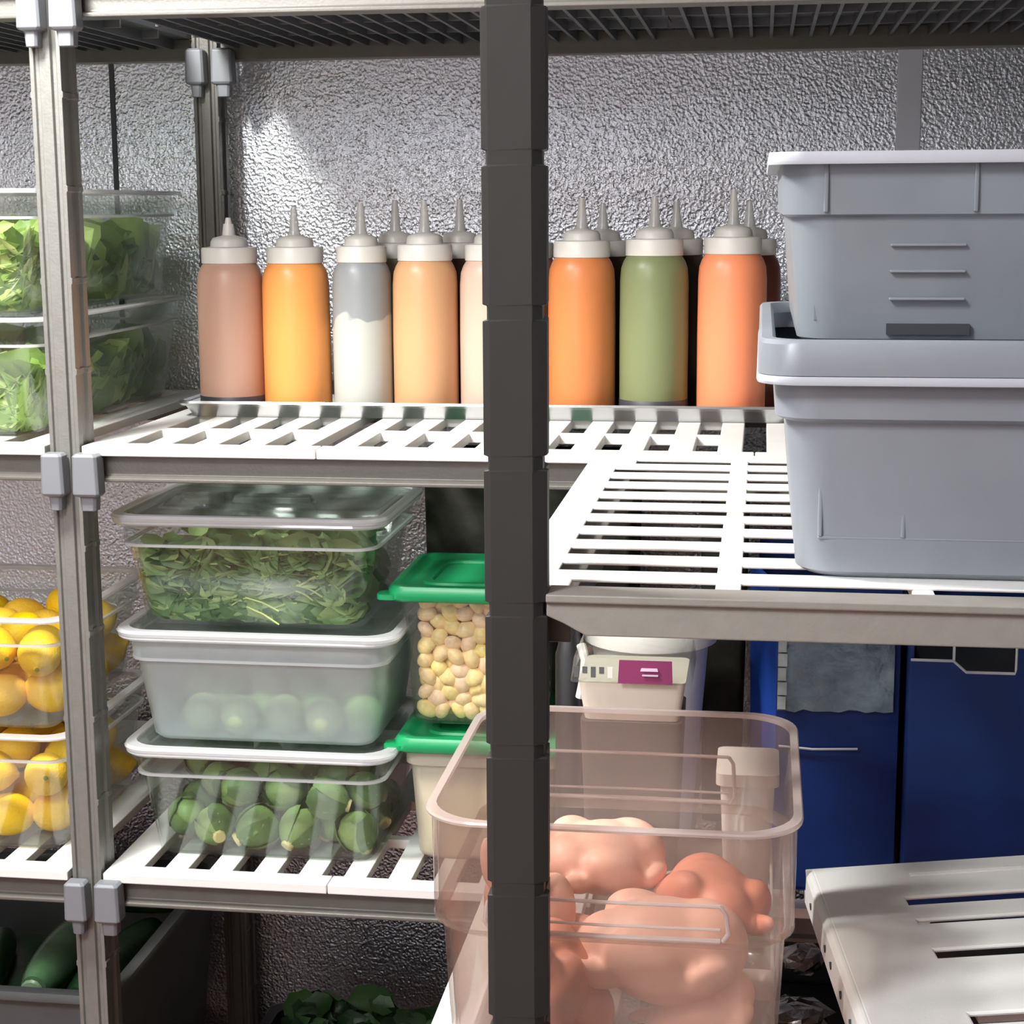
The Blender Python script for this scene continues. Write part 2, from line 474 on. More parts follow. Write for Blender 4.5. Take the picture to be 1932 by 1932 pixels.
ROWS = [(.0265, .150), (.166, .292), (.308, .434), (.450, .572)]
def depth_plate(x0, x1, z, label, mat='plate', seam0=True, seam1=True):
    p = .0521
    n = max(1, round((x1 - x0) / p))
    p = (x1 - x0) / n
    rects = []
    for k in range(0, n + 1):
        c = x0 + k * p
        if k in (0, n):
            if (k == 0 and seam0) or (k == n and seam1):
                rects.append((c - .0132, c + .0132, .0265, .572))
            continue
        for a, b in ROWS:
            rects.append((c - .0132, c + .0132, a, b))
    g = .0006
    o = slotted(x0 + g, x1 - g, -.0025, .5985, z, rects).build('shelf_plate', mat, bevel=.0012)
    for cx in ([x0 + .03] if True else []): pass
    return tag(o, label, 'shelf plate', 'slotted shelf plates of the long rack')

depth_plate(.003, .276, Z[3], 'white slotted shelf plate at middle height by the grey post, under the tray\'s curved end', seam0=False)
depth_plate(.276, .759, Z[3], 'white slotted shelf plate under the middle of the row of squeeze bottles')
depth_plate(.759, 1.287, Z[3], 'white slotted shelf plate behind the grey bus tubs', seam1=False)
depth_plate(-.62, -.040, Z[3], 'white slotted shelf plate under the two pans of lettuce', seam1=False)
depth_plate(-1.15, -.62, Z[3], 'white slotted shelf plate next to the lettuce pans, farther from the grey post', seam0=False)
depth_plate(.003, .276, Z[2], 'white slotted shelf plate under the stack with brussels sprouts', seam0=False)
depth_plate(.276, .759, Z[2], 'white slotted shelf plate under the green-lidded square containers')
depth_plate(.759, 1.287, Z[2], 'white slotted shelf plate under the blue bins', seam1=False)
depth_plate(-.62, -.040, Z[2], 'white slotted shelf plate under the pans of lemons', seam1=False)
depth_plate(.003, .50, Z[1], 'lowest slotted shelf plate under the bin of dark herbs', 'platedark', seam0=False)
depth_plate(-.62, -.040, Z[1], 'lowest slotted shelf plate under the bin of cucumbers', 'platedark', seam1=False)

# top level: solid grey plates with ribs underneath
def ribbed(x0, x1, label):
    mb = MB().box(x0 + .0006, x1 - .0006, -.0025, .5985, Z[4] - .012, Z[4])
    t = thing('shelf_plate', ((x0 + x1) / 2, .29, Z[4] - .012), label, 'shelf plate', 'solid top shelf plates')
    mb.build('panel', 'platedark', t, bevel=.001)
    rb = MB()
    n = round((x1 - x0) / .0261)
    for k in range(1, n):
        x = x0 + k * (x1 - x0) / n
        rb.box(x - .0022, x + .0022, .037, .562, Z[4] - .026, Z[4] - .0115)
    for y in (.16, .30, .44):
        rb.box(x0 + .002, x1 - .002, y - .003, y + .003, Z[4] - .022, Z[4] - .0115)
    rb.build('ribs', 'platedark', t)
ribbed(.003, .64, 'dark ribbed shelf plate overhead, above the squeeze bottles')
ribbed(.64, 1.287, 'dark ribbed shelf plate overhead, above the grey bus tubs')
ribbed(-1.15, -.040, 'dark ribbed shelf plate overhead, above the lettuce pans')

# right rack hooked on to the front of the long rack
rack2 = thing('shelving_rack', (.9, -.37, 0), 'short grey shelving rack with a thick dark post in front of the long rack', 'shelving')
p = flat_post(.5785, .6215, -.706, -.664, 0, 2.02, 1.4819).build('post', 'postdark', rack2, bevel=.0006)
p['label'] = 'thick dark notched post facing the room'
flat_post(1.262, 1.305, -.706, -.664, 0, 2.02, 1.4819).build('post', 'postdark', rack2, bevel=.0006)
# front rail with sloped left end
zt = 1.1885
fr = MB()
pf = [(-.703, -.0005), (-.703, -.006), (-.699, -.008), (-.699, -.030), (-.672, -.030), (-.672, -.0005)]
fr.loft([[(.6205, y, zt + z * (.55 if z < -.02 else 1)) for y, z in pf], [(.6325, y, zt + z * (.72 if z < -.02 else 1)) for y, z in pf], [(.648, y, zt + z) for y, z in pf], [(1.262, y, zt + z) for y, z in pf]])
fr.build('front_rail', 'railpale', rack2, bevel=.001)['label'] = 'pale grey front rail'
rail_y(-.664, -.006, .5995, 1.186).build('side_rail', 'rail', rack2, bevel=.001)
rail_y(-.664, -.006, 1.304, 1.186, -1).build('side_rail', 'rail', rack2, bevel=.001)
rail_x(.6215, 1.262, -.703, .775).build('front_rail', 'rail', rack2, bevel=.001)
rail_y(-.664, -.03, .5995, .775).build('side_rail', 'rail', rack2, bevel=.001)
rail_y(-.664, -.03, 1.304, .775, -1).build('side_rail', 'rail', rack2, bevel=.001)
rail_x(.5995, 1.304, -.04, 1.186).build('rear_rail', 'rail', rack2, bevel=.001)

rects = []
for k in range(10):
    y = -.5944 + k * .0595
    h = .0140 if k < 5 else .0130
    x0 = .6187 if k < 9 else .637
    sp = [(x0, .735), (.753, .870), (.888, 1.0), (1.018, 1.13), (1.148, 1.28)]
    if k == 4: sp = [(x0, .870)] + sp[2:]
    rects += [(a, b, y - h, y + h) for a, b in sp]
rects += [(.6325, .735, -.672, -.641), (.753, 1.28, -.672, -.641)]
pl = slotted(.5865, 1.30, -.662, -.004, 1.186, rects, .0025)
pl.box(.5865, .5905, -.662, -.004, 1.1745, 1.1838); pl.box(1.296, 1.30, -.662, -.004, 1.1745, 1.1838); pl.box(.5905, 1.296, -.008, -.004, 1.1745, 1.1838)
for xb in (.744, .879, 1.009, 1.139): pl.box(xb - .0075, xb + .0075, -.655, -.012, 1.1745, 1.1838)
# trim the front-left and rear-left corners a little by shifting the outer corner vertices
pl.v = [((x + .007 if y < -.661 and x < .587 else x), (y + .0 if x > .59 else y), z) for x, y, z in pl.v]
tag(pl.build('shelf_plate', 'plate', bevel=.0014), 'bright white shelf plate with narrow cross slots, under and beside the grey bus tubs', 'shelf plate')
lo = slotted(.50, .786, -.66, -.055, .775, [(.55 + i * .052, .575 + i * .052, a, b) for i in range(5) for a, b in ((-.6, -.42), (-.38, -.12))])
tag(lo.build('shelf_plate', 'plate', bevel=.0012), 'white shelf plate under the clear tub of raw poultry', 'shelf plate')

# loose plate, tilted
e1 = Vector((-.0418153, .991205, -.125552)); P0 = Vector((.8201, -.12, .7686))
vv = Vector((1, 0, .1)); vv = (vv - e1 * vv.dot(e1)).normalized(); nn = vv.cross(e1)
e1 = (e1 - vv * .021).normalized(); vv = (vv - e1 * vv.dot(e1)).normalized(); nn = vv.cross(e1)
lp = thing('shelf_plate', P0, 'loose white shelf plate lying tilted, with small holes along its rim', 'shelf plate')
lp.rotation_mode = 'QUATERNION'
lp.matrix_world = Matrix.Translation(P0) @ Matrix((vv, e1, nn)).transposed().to_4x4()
sr = []
for v0, th, a, b in ((-.140, .014, .084, .40), (-.210, .007, .084, .40), (-.306, .013, .084, .40), (-.47, .012, .084, .40)):
    sr.append((a, b, v0 - th, v0 + th))
top = slotted(.006, .44, -.53, 0.0, 0.0, sr, .004)
def corner(v, r=.03):
    out = []
    for x, y, z in v:
        out.append((x, y, z))
    return out
def lpart(mb, name, mat, bevel=0):
    o = mb.build(name, mat, None, bevel=bevel); o.parent = lp; return o
lpart(top, 'panel', 'plate', .002)
sk = MB()
skp = [(.007, 0), (.003, -.0008), (-.001, -.006), (-.0045, -.032), (-.0005, -.032), (.003, -.010), (.005, -.005), (.007, -.004)]
sk.loft([[(u, v, z) for u, z in skp] for v in (-.53, -.012)] + [[(u + .004, -.003, z * .9 - .0005) for u, z in skp]])
sko = lpart(sk, 'side_skirt', 'plate', .001)
sk2 = MB().box(.0, .44, .0, .004, -.024, -.001)
lpart(sk2, 'rear_skirt', 'plate', .001)
for v0 in (-.075, -.215, -.265, -.345, -.415, -.475):
    h = MB()
    ring = lambda x: [(x, v0 + .0035 * math.cos(a * PI / 5), -.0185 + .0035 * math.sin(a * PI / 5)) for a in range(10)]
    h.loft([ring(-.0040), ring(.0015)])
    hh = lpart(h, 'rim_hole', 'recess'); hh.parent = sko
for v0 in (-.045, -.052):
    lpart(MB().box(.10, .40, v0 - .0012, v0 + .0012, -.001, .0012), 'ridge', 'plate', .0005)
rv = MB().box(.10, .41, -.400, -.356, -.030, -.006)
lpart(rv, 'closed_slot', 'plate', .001)

# ------------------------------------------------------------------ pans, tubs
def pan(name, label, cat, x0, x1, y0, y1, z0, z1, mat='clear', rimmat='clearrim', over=.012, shoulder=.03, taper=.014, r=.028, t=.0024, group=None, rimh=.005, stepw=.0045):
    """food pan: tapering walls, a stacking shoulder and a rolled rim; x0..y1 is the rim outline"""
    th = thing(name, ((x0 + x1) / 2, (y0 + y1) / 2, z0), label, cat, group)
    a = over
    def ring(off, z, rad): return rr(x0 + off, x1 - off, y0 + off, y1 - off, rad, z)
    zs = z1 - shoulder
    outer = [ring(a + stepw + taper + .006, z0, r * .7), ring(a + stepw + taper, z0 + .006, r * .8), ring(a + stepw, zs - .003, r), ring(a, zs + .001, r), ring(a - .001, z1 - rimh, r)]
    inner = [ring(a - .001 + t, z1 - rimh, r), ring(a + t, zs + .001, r), ring(a + stepw + t, zs - .003, r), ring(a + stepw + taper + t, z0 + .006 + t, r * .8), ring(a + stepw + taper + .006 + t, z0 + t, r * .7)]
    MB().loft(outer + inner).build('pan_body', mat, th, smooth=True, angle=50)
    MB().loft([ring(a - .001, z1 - rimh, r), ring(.002, z1 - rimh, r + .006), ring(0, z1 - rimh * .5, r + .007), ring(.001, z1, r + .007), ring(a + t, z1, r), ring(a + t, z1 - rimh, r)], loop=True).build('rim', rimmat, th, smooth=True, angle=60)
    MB().loft([ring(a - .0006, zs + .0016, r), ring(a - .0006, zs - .0016, r), ring(a + .003, zs - .0016, r), ring(a + .003, zs + .0016, r)], loop=True).build('shoulder_ridge', rimmat, th, smooth=True)
    return th

def flat_lid(label, x0, x1, y0, y1, z, mat='lid', rimmat='clearrim', h=.007, r=.034):
    th = thing('pan_lid', ((x0 + x1) / 2, (y0 + y1) / 2, z), label, 'lid')
    def ring(off, zz, rad=r): return rr(x0 + off, x1 - off, y0 + off, y1 - off, rad, zz)
    pn = MB().loft([ring(.012, z), ring(.012, z + h * .7), ring(.022, z + h * .7, r * .8), ring(.026, z + h * .25, r * .7)]).build('panel', mat, th, smooth=True)
    MB().loft([ring(.001, z), ring(0, z + h * .5), ring(.002, z + h), ring(.0115, z + h), ring(.0115, z)], loop=True).build('edge', rimmat, th, smooth=True)
    cx, cy = (x0 + x1) / 2, (y0 + y1) / 2
    hd = MB().loft([rr(cx - .05, cx + .05, cy - .018, cy + .018, .012, z + h * .62), rr(cx - .047, cx + .047, cy - .015, cy + .015, .012, z + h + .004)])
    hd.build('handle', mat, pn, smooth=True)
    return th

def pack(n, r, box, seed, its=160, zbias=.0012, pin=()):
    rg = np.random.default_rng(seed)
    lo = np.array(box[0::2]) + r; hi = np.array(box[1::2]) - r
    P = lo + rg.random((n, 3)) * (hi - lo)
    for it in range(its):
        P[:, 2] -= zbias
        for k, q in enumerate(pin): P[k] = q
        for _ in range(3):
            D = P[:, None] - P[None]
            d = np.sqrt((D ** 2).sum(-1)) + 1e-9
            np.fill_diagonal(d, 9)
            ov = np.clip(2 * r - d, 0, None)
            P += (D / d[..., None] * ov[..., None]).sum(1) * .4
            P = np.clip(P, lo, hi)
    return P

# ---- stack of three half pans in the middle bay
ST = [(.0395 - .030, .3245 + .020)]
SY0, SY1 = .036, .304
pan('food_pan', 'clear food pan of brussels sprouts, bottom of the stack of three', 'food pan', .0135, .345, SY0, SY1, .675, .812, group=None)
flat_lid('clear lid on the brussels sprouts pan, under the cloudy pan', .012, .347, SY0 - .001, SY1 + .001, .8125)
pan('food_pan', 'cloudy frosted food pan with pale green limes, middle of the stack of three', 'food pan', .0105, .352, SY0, SY1, .820, .954, 'frost', over=.014)
flat_lid('clear lid on the cloudy pan, under the pan of mint', .009, .354, SY0 - .001, SY1 + .001, .9545)
pan('food_pan', 'clear food pan full of green mint leaves, top of the stack of three', 'food pan', .0095, .341, SY0, SY1, .962, 1.092)
flat_lid('clear lid on the pan of mint at the top of the stack', .008, .343, SY0 - .001, SY1 + .001, 1.0925)

# sprouts
def patch_shell(mb, R, lat0, lat1, lon0, lon1, flare, n=6, k=5):
    ring = []
    vs = []; fs = []
    for i in range(k + 1):
        u = i / k
        la = lat0 + (lat1 - lat0) * u
        for j in range(n + 1):
            w = j / n * 2 - 1
            lo = (lon0 + lon1) / 2 + (lon1 - lon0) / 2 * w * math.sqrt(max(.05, 1 - (u * .92) ** 3))
            rr_ = R * (1 + flare * u ** 2 + .02 * math.cos(w * 6))
            vs.append((rr_ * math.cos(la) * math.cos(lo), rr_ * math.cos(la) * math.sin(lo), rr_ * math.sin(la) * 1.08))
    for i in range(k):
        for j in range(n):
            a = i * (n + 1) + j
            fs.append((a, a + 1, a + n + 2, a + n + 1))
    mb.add(vs, fs)

def sprout_proto(R, label, group):
    t = thing('brussels_sprout', (0, 0, 0), label, 'brussels sprout', group)
    mb = MB()
    n, k = 14, 9
    mb.loft([[(R * .96 * math.sin(PI * i / k) * math.cos(2 * PI * j / n), R * .96 * math.sin(PI * i / k) * math.sin(2 * PI * j / n), -R * .96 * math.cos(PI * i / k) * 1.06) for j in range(n)] for i in range(1, k)])
    for q in range(5):
        a = q * 2 * PI / 5 + .3
        patch_shell(mb, R * (.985 + .022 * (q % 3)), -1.25, .75 + .22 * (q % 2), a - .95, a + .95, .05 + .05 * (q % 3))
    mb.build('head', 'sprout', t, smooth=True, angle=60)
    MB().lathe([(R * .25, -R * 1.2), (R * .33, -R * 1.19), (R * .36, -R * .95)], 10).build('stem', 'sproutstem', t, smooth=True)
    return t
SPL = 'round green brussels sprout in the clear pan at the bottom of the stack'
proto = sprout_proto(.0262, SPL, 'brussels sprouts in the bottom pan')
pts = pack(31, .0268, (.041, .318, .066, .274, .679, .792), 3)
first = True
pts = pts[np.argsort(pts[:, 1])]
for i, q in enumerate(pts):
    rot = (random.uniform(-1.4, 1.4), random.uniform(-1.4, 1.4), random.uniform(0, 6.28))
    s = random.uniform(.88, 1.0)
    if i == 0:
        proto.location = q; proto.rotation_euler = rot
    else:
        copy_tree(proto, q, rot, (s, s, s * random.uniform(.95, 1.12) if False else s))

# limes in cloudy pan
def ball(name, R, mat, sx=1, sy=1, sz=1, n=16, k=10):
    return MB().loft([[(R * sx * math.sin(PI * i / k) * math.cos(2 * PI * j / n), R * sy * math.sin(PI * i / k) * math.sin(2 * PI * j / n), -R * sz * math.cos(PI * i / k)) for j in range(n)] for i in range(1, k)])
lime = ball('lime', .024, 'lime').build('lime', 'lime', smooth=True)
tag(lime, 'pale green lime blurred behind the wall of the cloudy pan', 'lime', 'limes in the cloudy pan')
for i, q in enumerate(pack(20, .0242, (.040, .322, .066, .272, .824, .93), 5)):
    o = lime if i == 0 else copy_tree(lime, q)
    o.location = q; o.rotation_euler = (random.random(), random.random(), 0)

# leaves
def leaf(mb, c, L, W, d, up, curl, n=5, serr=0.0):
    d = Vector(d).normalized(); up = Vector(up); side = d.cross(up).normalized(); up = side.cross(d)
    vs = []; fs = []
    for i in range(n + 1):
        u = i / n
        w = W * math.sin(PI * min(1, .06 + u * .94)) ** .75 * (1 - .25 * u) * (1 + serr * (i % 2))
        base = Vector(c) + d * (L * (u - .5)) + up * (-curl * L * (u - .5) ** 2 * 2)
        for s, h in ((-1, .18), (-.5, .06), (0, 0), (.5, .06), (1, .18)):
            vs.append(tuple(base + side * (w * .5 * s) + up * (h * w)))
    for i in range(n):
        for j in range(4):
            a = i * 5 + j
            fs.append((a, a + 1, a + 6, a + 5))
    mb.add(vs, fs)

def leaves(name, n, box, L, mat, label, seed, upbias=.35, serr=.12, cat='leaves', front=0.0, wide=.75, right=0.0, tz=None):
    rg = random.Random(seed)
    mb = MB()
    for i in range(n):
        l = L * rg.uniform(.7, 1.25)
        m = l * .5
        pt = [rg.uniform(box[2 * k] + m * (.9 if k != 2 else .4), box[2 * k + 1] - m * (.9 if k != 2 else .4)) for k in range(3)]
        if rg.random() < front: pt[1] = box[2] + m * .5 + rg.random() * .012
        if rg.random() < right: pt[0] = box[1] - m * .5 - rg.random() * .012
        th, ph = rg.uniform(0, 2 * PI), rg.uniform(-.6, .6)
        d = (math.cos(th) * math.cos(ph), math.sin(th) * math.cos(ph) * .6, math.sin(ph))
        up = (rg.uniform(-.6, .6), rg.uniform(-1.1, -.1), rg.uniform(.1, 1) * upbias + rg.uniform(0, .7))
        leaf(mb, pt, l, l * wide * rg.uniform(.8, 1.15), d, up, rg.uniform(-.4, .7), serr=serr)
    def clampv(x, y, z):
        z = min(max(z, box[4] + .0005), box[5] + .02)
        k = .014 * max(0, 1 - (z - box[4]) / (tz - box[4])) + (.006 if z < box[4] + .006 else 0) if tz else 0
        x = min(max(x, box[0] + k), box[1] - k); y = min(max(y, box[2] + k), box[3] - k)
        rc = .024
        cx = min(max(x, box[0] + k + rc), box[1] - k - rc); cy = min(max(y, box[2] + k + rc), box[3] - k - rc)
        d = math.hypot(x - cx, y - cy)
        if d > rc: x, y = cx + (x - cx) * rc / d, cy + (y - cy) * rc / d
        return (x, y, z)
    mb.v = [clampv(*p) for p in mb.v]
    o = mb.build(name, mat, smooth=True, angle=80)
    return tag(o, label, cat, None, 'stuff')
leaves('mint_leaves', 430, (.030, .3205, .0565, .2835, .966, 1.066), .058, 'mint', 'heap of green mint leaves filling the top pan of the stack', 11, front=.5, tz=1.062)
stm = MB()
rg = random.Random(5)
for i in range(16):
    x, y, z = rg.uniform(.06, .25), rg.uniform(.0645, .0685), rg.uniform(.985, 1.05)
    a = rg.uniform(-.7, .5); L = rg.uniform(.02, .045)
    stm.tube([(x, y, z), (x + L * .5 * math.cos(a), y + .0008, z + L * .5 * math.sin(a) + .002), (x + L * math.cos(a), y, z + L * math.sin(a))], .0011, 6)
tag(stm.build('mint_stems', 'stem', smooth=True), 'thin pale mint stems among the leaves of the top pan', 'stems', None, 'stuff')

# ---- square containers with green lids
def square_box(label, x0, z0, z1, w, y0, mat, lidlabel, zl=.018, rimmat='clearrim'):
    t = thing('square_container', (x0 + w / 2, y0 + w / 2, z0), label, 'food container')
    def ring(off, z, r=.02): return rr(x0 + off, x0 + w - off, y0 + off, y0 + w - off, r, z)
    MB().loft([ring(.013, z0), ring(.009, z0 + .005), ring(0.002, z1 - .03), ring(-.003, z1 - .028), ring(-.003, z1 - .003),
               ring(-.0006, z1 - .003), ring(-.0006, z1 - .028), ring(.0045, z1 - .03), ring(.0115, z0 + .005), ring(.0155, z0 + .0025)]).build('container_body', mat, t, smooth=True, angle=50)
    MB().loft([ring(-.003, z1 - .003), ring(-.007, z1 - .002), ring(-.007, z1), ring(0, z1), ring(0, z1 - .003)], loop=True).build('rim', rimmat, t, smooth=True)
    l = thing('container_lid', (x0 + w / 2, y0 + w / 2, z1), lidlabel, 'lid')
    zb = z1 + .0004
    MB().loft([ring(.012, zb), ring(-.0085, zb), ring(-.0085, zb - .011), ring(-.011, zb - .011), ring(-.014, zb - .008), ring(-.014, zb + .002), ring(-.011, zb + .007), ring(-.002, zb + .007), ring(.003, zb + .003), ring(.012, zb + .0025)]).build('lid_body', 'green', l, smooth=True, angle=50)
    MB().loft([ring(.02, zb + .0028), ring(.022, zb + .0055), ring(.03, zb + .0055), ring(.032, zb + .0028)], loop=True).build('raised_ring', 'green', l, smooth=True)
    tabx = x0 - .010
    MB().loft([rr(tabx - .016, tabx + .01, y0 - .012, y0 + .014, .008, zb - .009), rr(tabx - .016, tabx + .01, y0 - .012, y0 + .014, .008, zb - .003)]).build('tab', 'green', l, smooth=True)
    return t
SX = .3545
square_box('milky square container of white cream, under the container of golden kernels', SX, .675, .824, .178, .085, 'milky', 'green lid on the lower square container')
square_box('clear square container packed with golden kernels', SX - .004, .845, 1.008, .182, .082, 'clear', 'green lid on the upper square container of kernels')
cr = MB().loft([rr(SX + .0135, SX + .178 - .0135, .085 + .0135, .085 + .178 - .0135, .018, .680), rr(SX + .0095, SX + .1685, SX*0+.095, .253, .018, .772), rr(SX + .014, SX + .162, .099, .249, .018, .776)])
tag(cr.build('cream', 'cream', smooth=True), 'white cream filling the lower square container', 'cream', None, 'stuff')
kn = MB()
k_, n_ = 8, 12
kn.loft([[(.0125 * math.sin(PI * i / k_) * math.cos(2 * PI * j / n_) * (1 + .1 * math.cos(PI * i / k_)), .0088 * math.sin(PI * i / k_) * math.sin(2 * PI * j / n_) + .002 * math.sin(PI * i / k_) ** 2, -.0095 * math.cos(PI * i / k_)) for j in range(n_)] for i in range(1, k_)])
kn = kn.build('golden_kernel', 'kernel', smooth=True, angle=70)
tag(kn, 'small golden kernel packed in the clear square container with a green lid', 'kernel', 'golden kernels in the square container')
kp = pack(230, .0099, (SX + .012, SX + .163, .098, .152, .849, 1.004), 9, 90, .0006)
for i, q in enumerate(kp):
    o = kn if i == 0 else copy_tree(kn, q)
    o.location = q; o.rotation_euler = (random.uniform(-.7, .7), random.uniform(-1.5, 1.5), random.uniform(-.5, .5))
    s = random.uniform(.9, 1.22); o.scale = (s, s * random.uniform(.85, 1), s * random.uniform(.85, 1.1))

# ---- tray and squeeze bottles
TX0, TX1, TY0, TY1 = .024, .812, .268, .552
tr = thing('sheet_tray', ((TX0 + TX1) / 2, .41, 1.186), 'shallow aluminium tray with a rolled rim, carrying the squeeze bottles', 'tray')
def tring(off, z, r=.02): return rr(TX0 + off, TX1 - off, TY0 + off, TY1 - off, r, z)
MB().loft([tring(.012, 1.1865), tring(.002, 1.203), tring(.0035, 1.203), tring(.0135, 1.188)]).build('pan_body', 'tray', tr, smooth=True, angle=50)
MB().loft([tring(.003, 1.202), tring(-.0015, 1.2015), tring(-.003, 1.2045), tring(-.0015, 1.2075), tring(.002, 1.2075), tring(.0036, 1.2045)], loop=True).build('rolled_rim', 'tray', tr, smooth=True)

def bottle(x, y, col, label, h=1.0, r=.0432, upper=None, level=.13, base=None, tip=1.0, group='squeeze bottles in the front row', nscale=1.0):
    t = thing('squeeze_bottle', (x, y, 1.1885), label, 'squeeze bottle', group)
    def part(mb, name, mat):
        o = mb.build(name, mat, None, smooth=True, angle=50); o.parent = t; return o
    z = lambda v: v * h
    k = r / .0432
    body = MB().lathe([(.037 * k, 0), (.0415 * k, .002), (.0432 * k, .008), (.0434 * k, z(.10)), (.0428 * k, z(.165)), (.0415 * k, z(.180)), (.0385 * k, z(.188)), (.035 * k, z(.1935)), (.0335 * k, z(.196))], 32)
    part(body, 'bottle_body', sauce('sauce_' + label.split()[0], col, upper, level))
    zc = z(.1945)
    capmb = MB().lathe([(.0345 * k, zc), (.036 * k, zc + .0008), (.036 * k, zc + .0185), (.0348 * k, zc + .0205), (.0245 * k, zc + .0215), (.0235 * k, zc + .0285), (.021 * k, zc + .0325), (.0095, zc + .0355), (.0085, zc + .036)], 32)
    capo = part(capmb, 'cap', 'cap')
    zn = zc + .0345
    nz = part(MB().lathe([(.0088, zn), (.0068, zn + .008 * nscale), (.0052, zn + .020 * tip), (.0040, zn + .030 * tip), (.0032, zn + .034 * tip)], 14), 'nozzle', 'nozzle' if nscale < 1.5 else 'cap')
    nz.parent = capo
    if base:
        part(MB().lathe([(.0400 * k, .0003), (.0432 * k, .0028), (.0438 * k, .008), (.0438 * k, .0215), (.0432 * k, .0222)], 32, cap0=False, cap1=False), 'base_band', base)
    return t
by = .327
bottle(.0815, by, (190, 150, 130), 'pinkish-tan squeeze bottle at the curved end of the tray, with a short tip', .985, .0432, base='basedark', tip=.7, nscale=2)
bottle(.1685, by, (230, 150, 80), 'mustard-yellow squeeze bottle, the only yellow one', .985, .0436, tip=1.1)
bottle(.2560, by, (180, 182, 174), 'white squeeze bottle with grey smears above its half-emptied sauce', .99, .0385, upper=(138, 141, 142), level=.128, tip=1.2)
bottle(.3385, by, (202, 154, 112), 'light tan squeeze bottle between the white one and the pale pink one', 1.0, .0418, tip=1.2)
bottle(.4255, by, (206, 172, 154), 'pale pink squeeze bottle half hidden by the thick dark post', 1.0, .0418, tip=1.1)
bottle(.5390, by, (206, 126, 74), 'dark orange squeeze bottle just past the thick dark post', 1.02, .0425, tip=1.15)
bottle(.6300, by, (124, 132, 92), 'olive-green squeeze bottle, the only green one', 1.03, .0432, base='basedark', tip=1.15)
bottle(.7270, by, (236, 142, 100), 'salmon-orange squeeze bottle, last of the row by the grey tubs', 1.04, .0428, tip=1.3)
g2 = 'squeeze bottles in the back row'
bottle(.2800, .425, (150, 140, 118), 'brownish squeeze bottle behind the white one', 1.0, .041, group=g2, tip=1.25)
bottle(.3660, .430, (84, 60, 42), 'brown squeeze bottle behind the light tan one', 1.0, .042, group=g2, tip=1.25)
bottle(.4560, .428, (150, 100, 70), 'brown squeeze bottle behind the thick dark post', 1.0, .042, group=g2)
bottle(.5560, .430, (66, 42, 32), 'dark red-brown squeeze bottle behind the dark orange one', 1.01, .042, group=g2)
bottle(.6520, .428, (60, 48, 38), 'nearly black squeeze bottle behind the olive-green one', 1.02, .042, group=g2)
bottle(.7460, .428, (110, 58, 42), 'rust-red squeeze bottle behind the salmon-orange one', 1.02, .042, group=g2)

# ---- lettuce pans (left bay, middle level)
pan('food_pan', 'clear deep pan of lettuce standing on the shelf, under another pan', 'food pan', -.405, -.050, .032, .562, 1.186, 1.3275, shoulder=.033, over=.011)
pan('food_pan', 'clear deep pan of lettuce stacked on another pan', 'food pan', -.405, -.050, .032, .562, 1.329, 1.474, shoulder=.033, over=.011)
leaves('lettuce', 480, (-.384, -.071, .053, .548, 1.190, 1.276), .085, 'lettuce', 'green lettuce leaves in the lower of the two deep pans', 21, serr=.2, front=.28, wide=.8, right=.22, tz=1.29)
leaves('lettuce', 480, (-.384, -.071, .053, .548, 1.333, 1.424), .085, 'lettuce', 'green lettuce leaves heaped in the upper of the two deep pans', 22, serr=.2, front=.28, wide=.8, right=.22, tz=1.437)

# ---- lemons (left bay)
pan('food_pan', 'clear pan of lemons standing on the shelf, under another pan', 'food pan', -.385, -.044, .030, .345, .675, .828, shoulder=.034, over=.011)
pan('food_pan', 'clear pan heaped with lemons, stacked on another pan', 'food pan', -.385, -.044, .030, .345, .829, .972, shoulder=.034, over=.011)
lm = MB()
k_, n_ = 14, 18
prof = []
for i in range(1, k_):
    a = PI * i / k_
    rad = math.sin(a) ** .9 * .0285; zz = -math.cos(a) * .0335
    if i in (1, k_ - 1): rad *= .75; zz *= 1.09
    prof.append((rad, zz))
prof = [(.003, -.0385)] + prof + [(.0035, .0395)]
lm.lathe(prof, n_)
lemon = thing('lemon', (0, 0, 0), 'yellow lemon in the lower pan of lemons', 'lemon', 'lemons in the lower pan')
lm.build('peel', 'lemon', lemon, smooth=True, angle=70)
MB().lathe([(.0028, .0385), (.0032, .0402), (.001, .0408)], 8).build('stem_scar', 'lemontip', lemon, smooth=True)
li = 0
for box, lab, grp, sd in (((-.357, -.070, .058, .320, .679, .823), 'yellow lemon in the lower pan of lemons', 'lemons in the lower pan', 2), ((-.357, -.070, .058, .320, .833, .958), 'yellow lemon heaped in the upper pan of lemons', 'lemons in the upper pan', 8)):
    for q in pack(42, .0300, box, sd, pin=[(-.102, .288, box[4] + .032), (-.102, .226, box[4] + .032), (-.102, .258, box[4] + .085)]):
        rot = (random.choice((1, -1)) * random.uniform(1.1, 1.9), random.uniform(-.3, .3), random.uniform(0, 6.28))
        if li == 0:
            lemon.location = q; lemon.rotation_euler = rot
        else:
            copy_tree(lemon, q, rot, (.94, .94, .94), lab, grp)
        li += 1

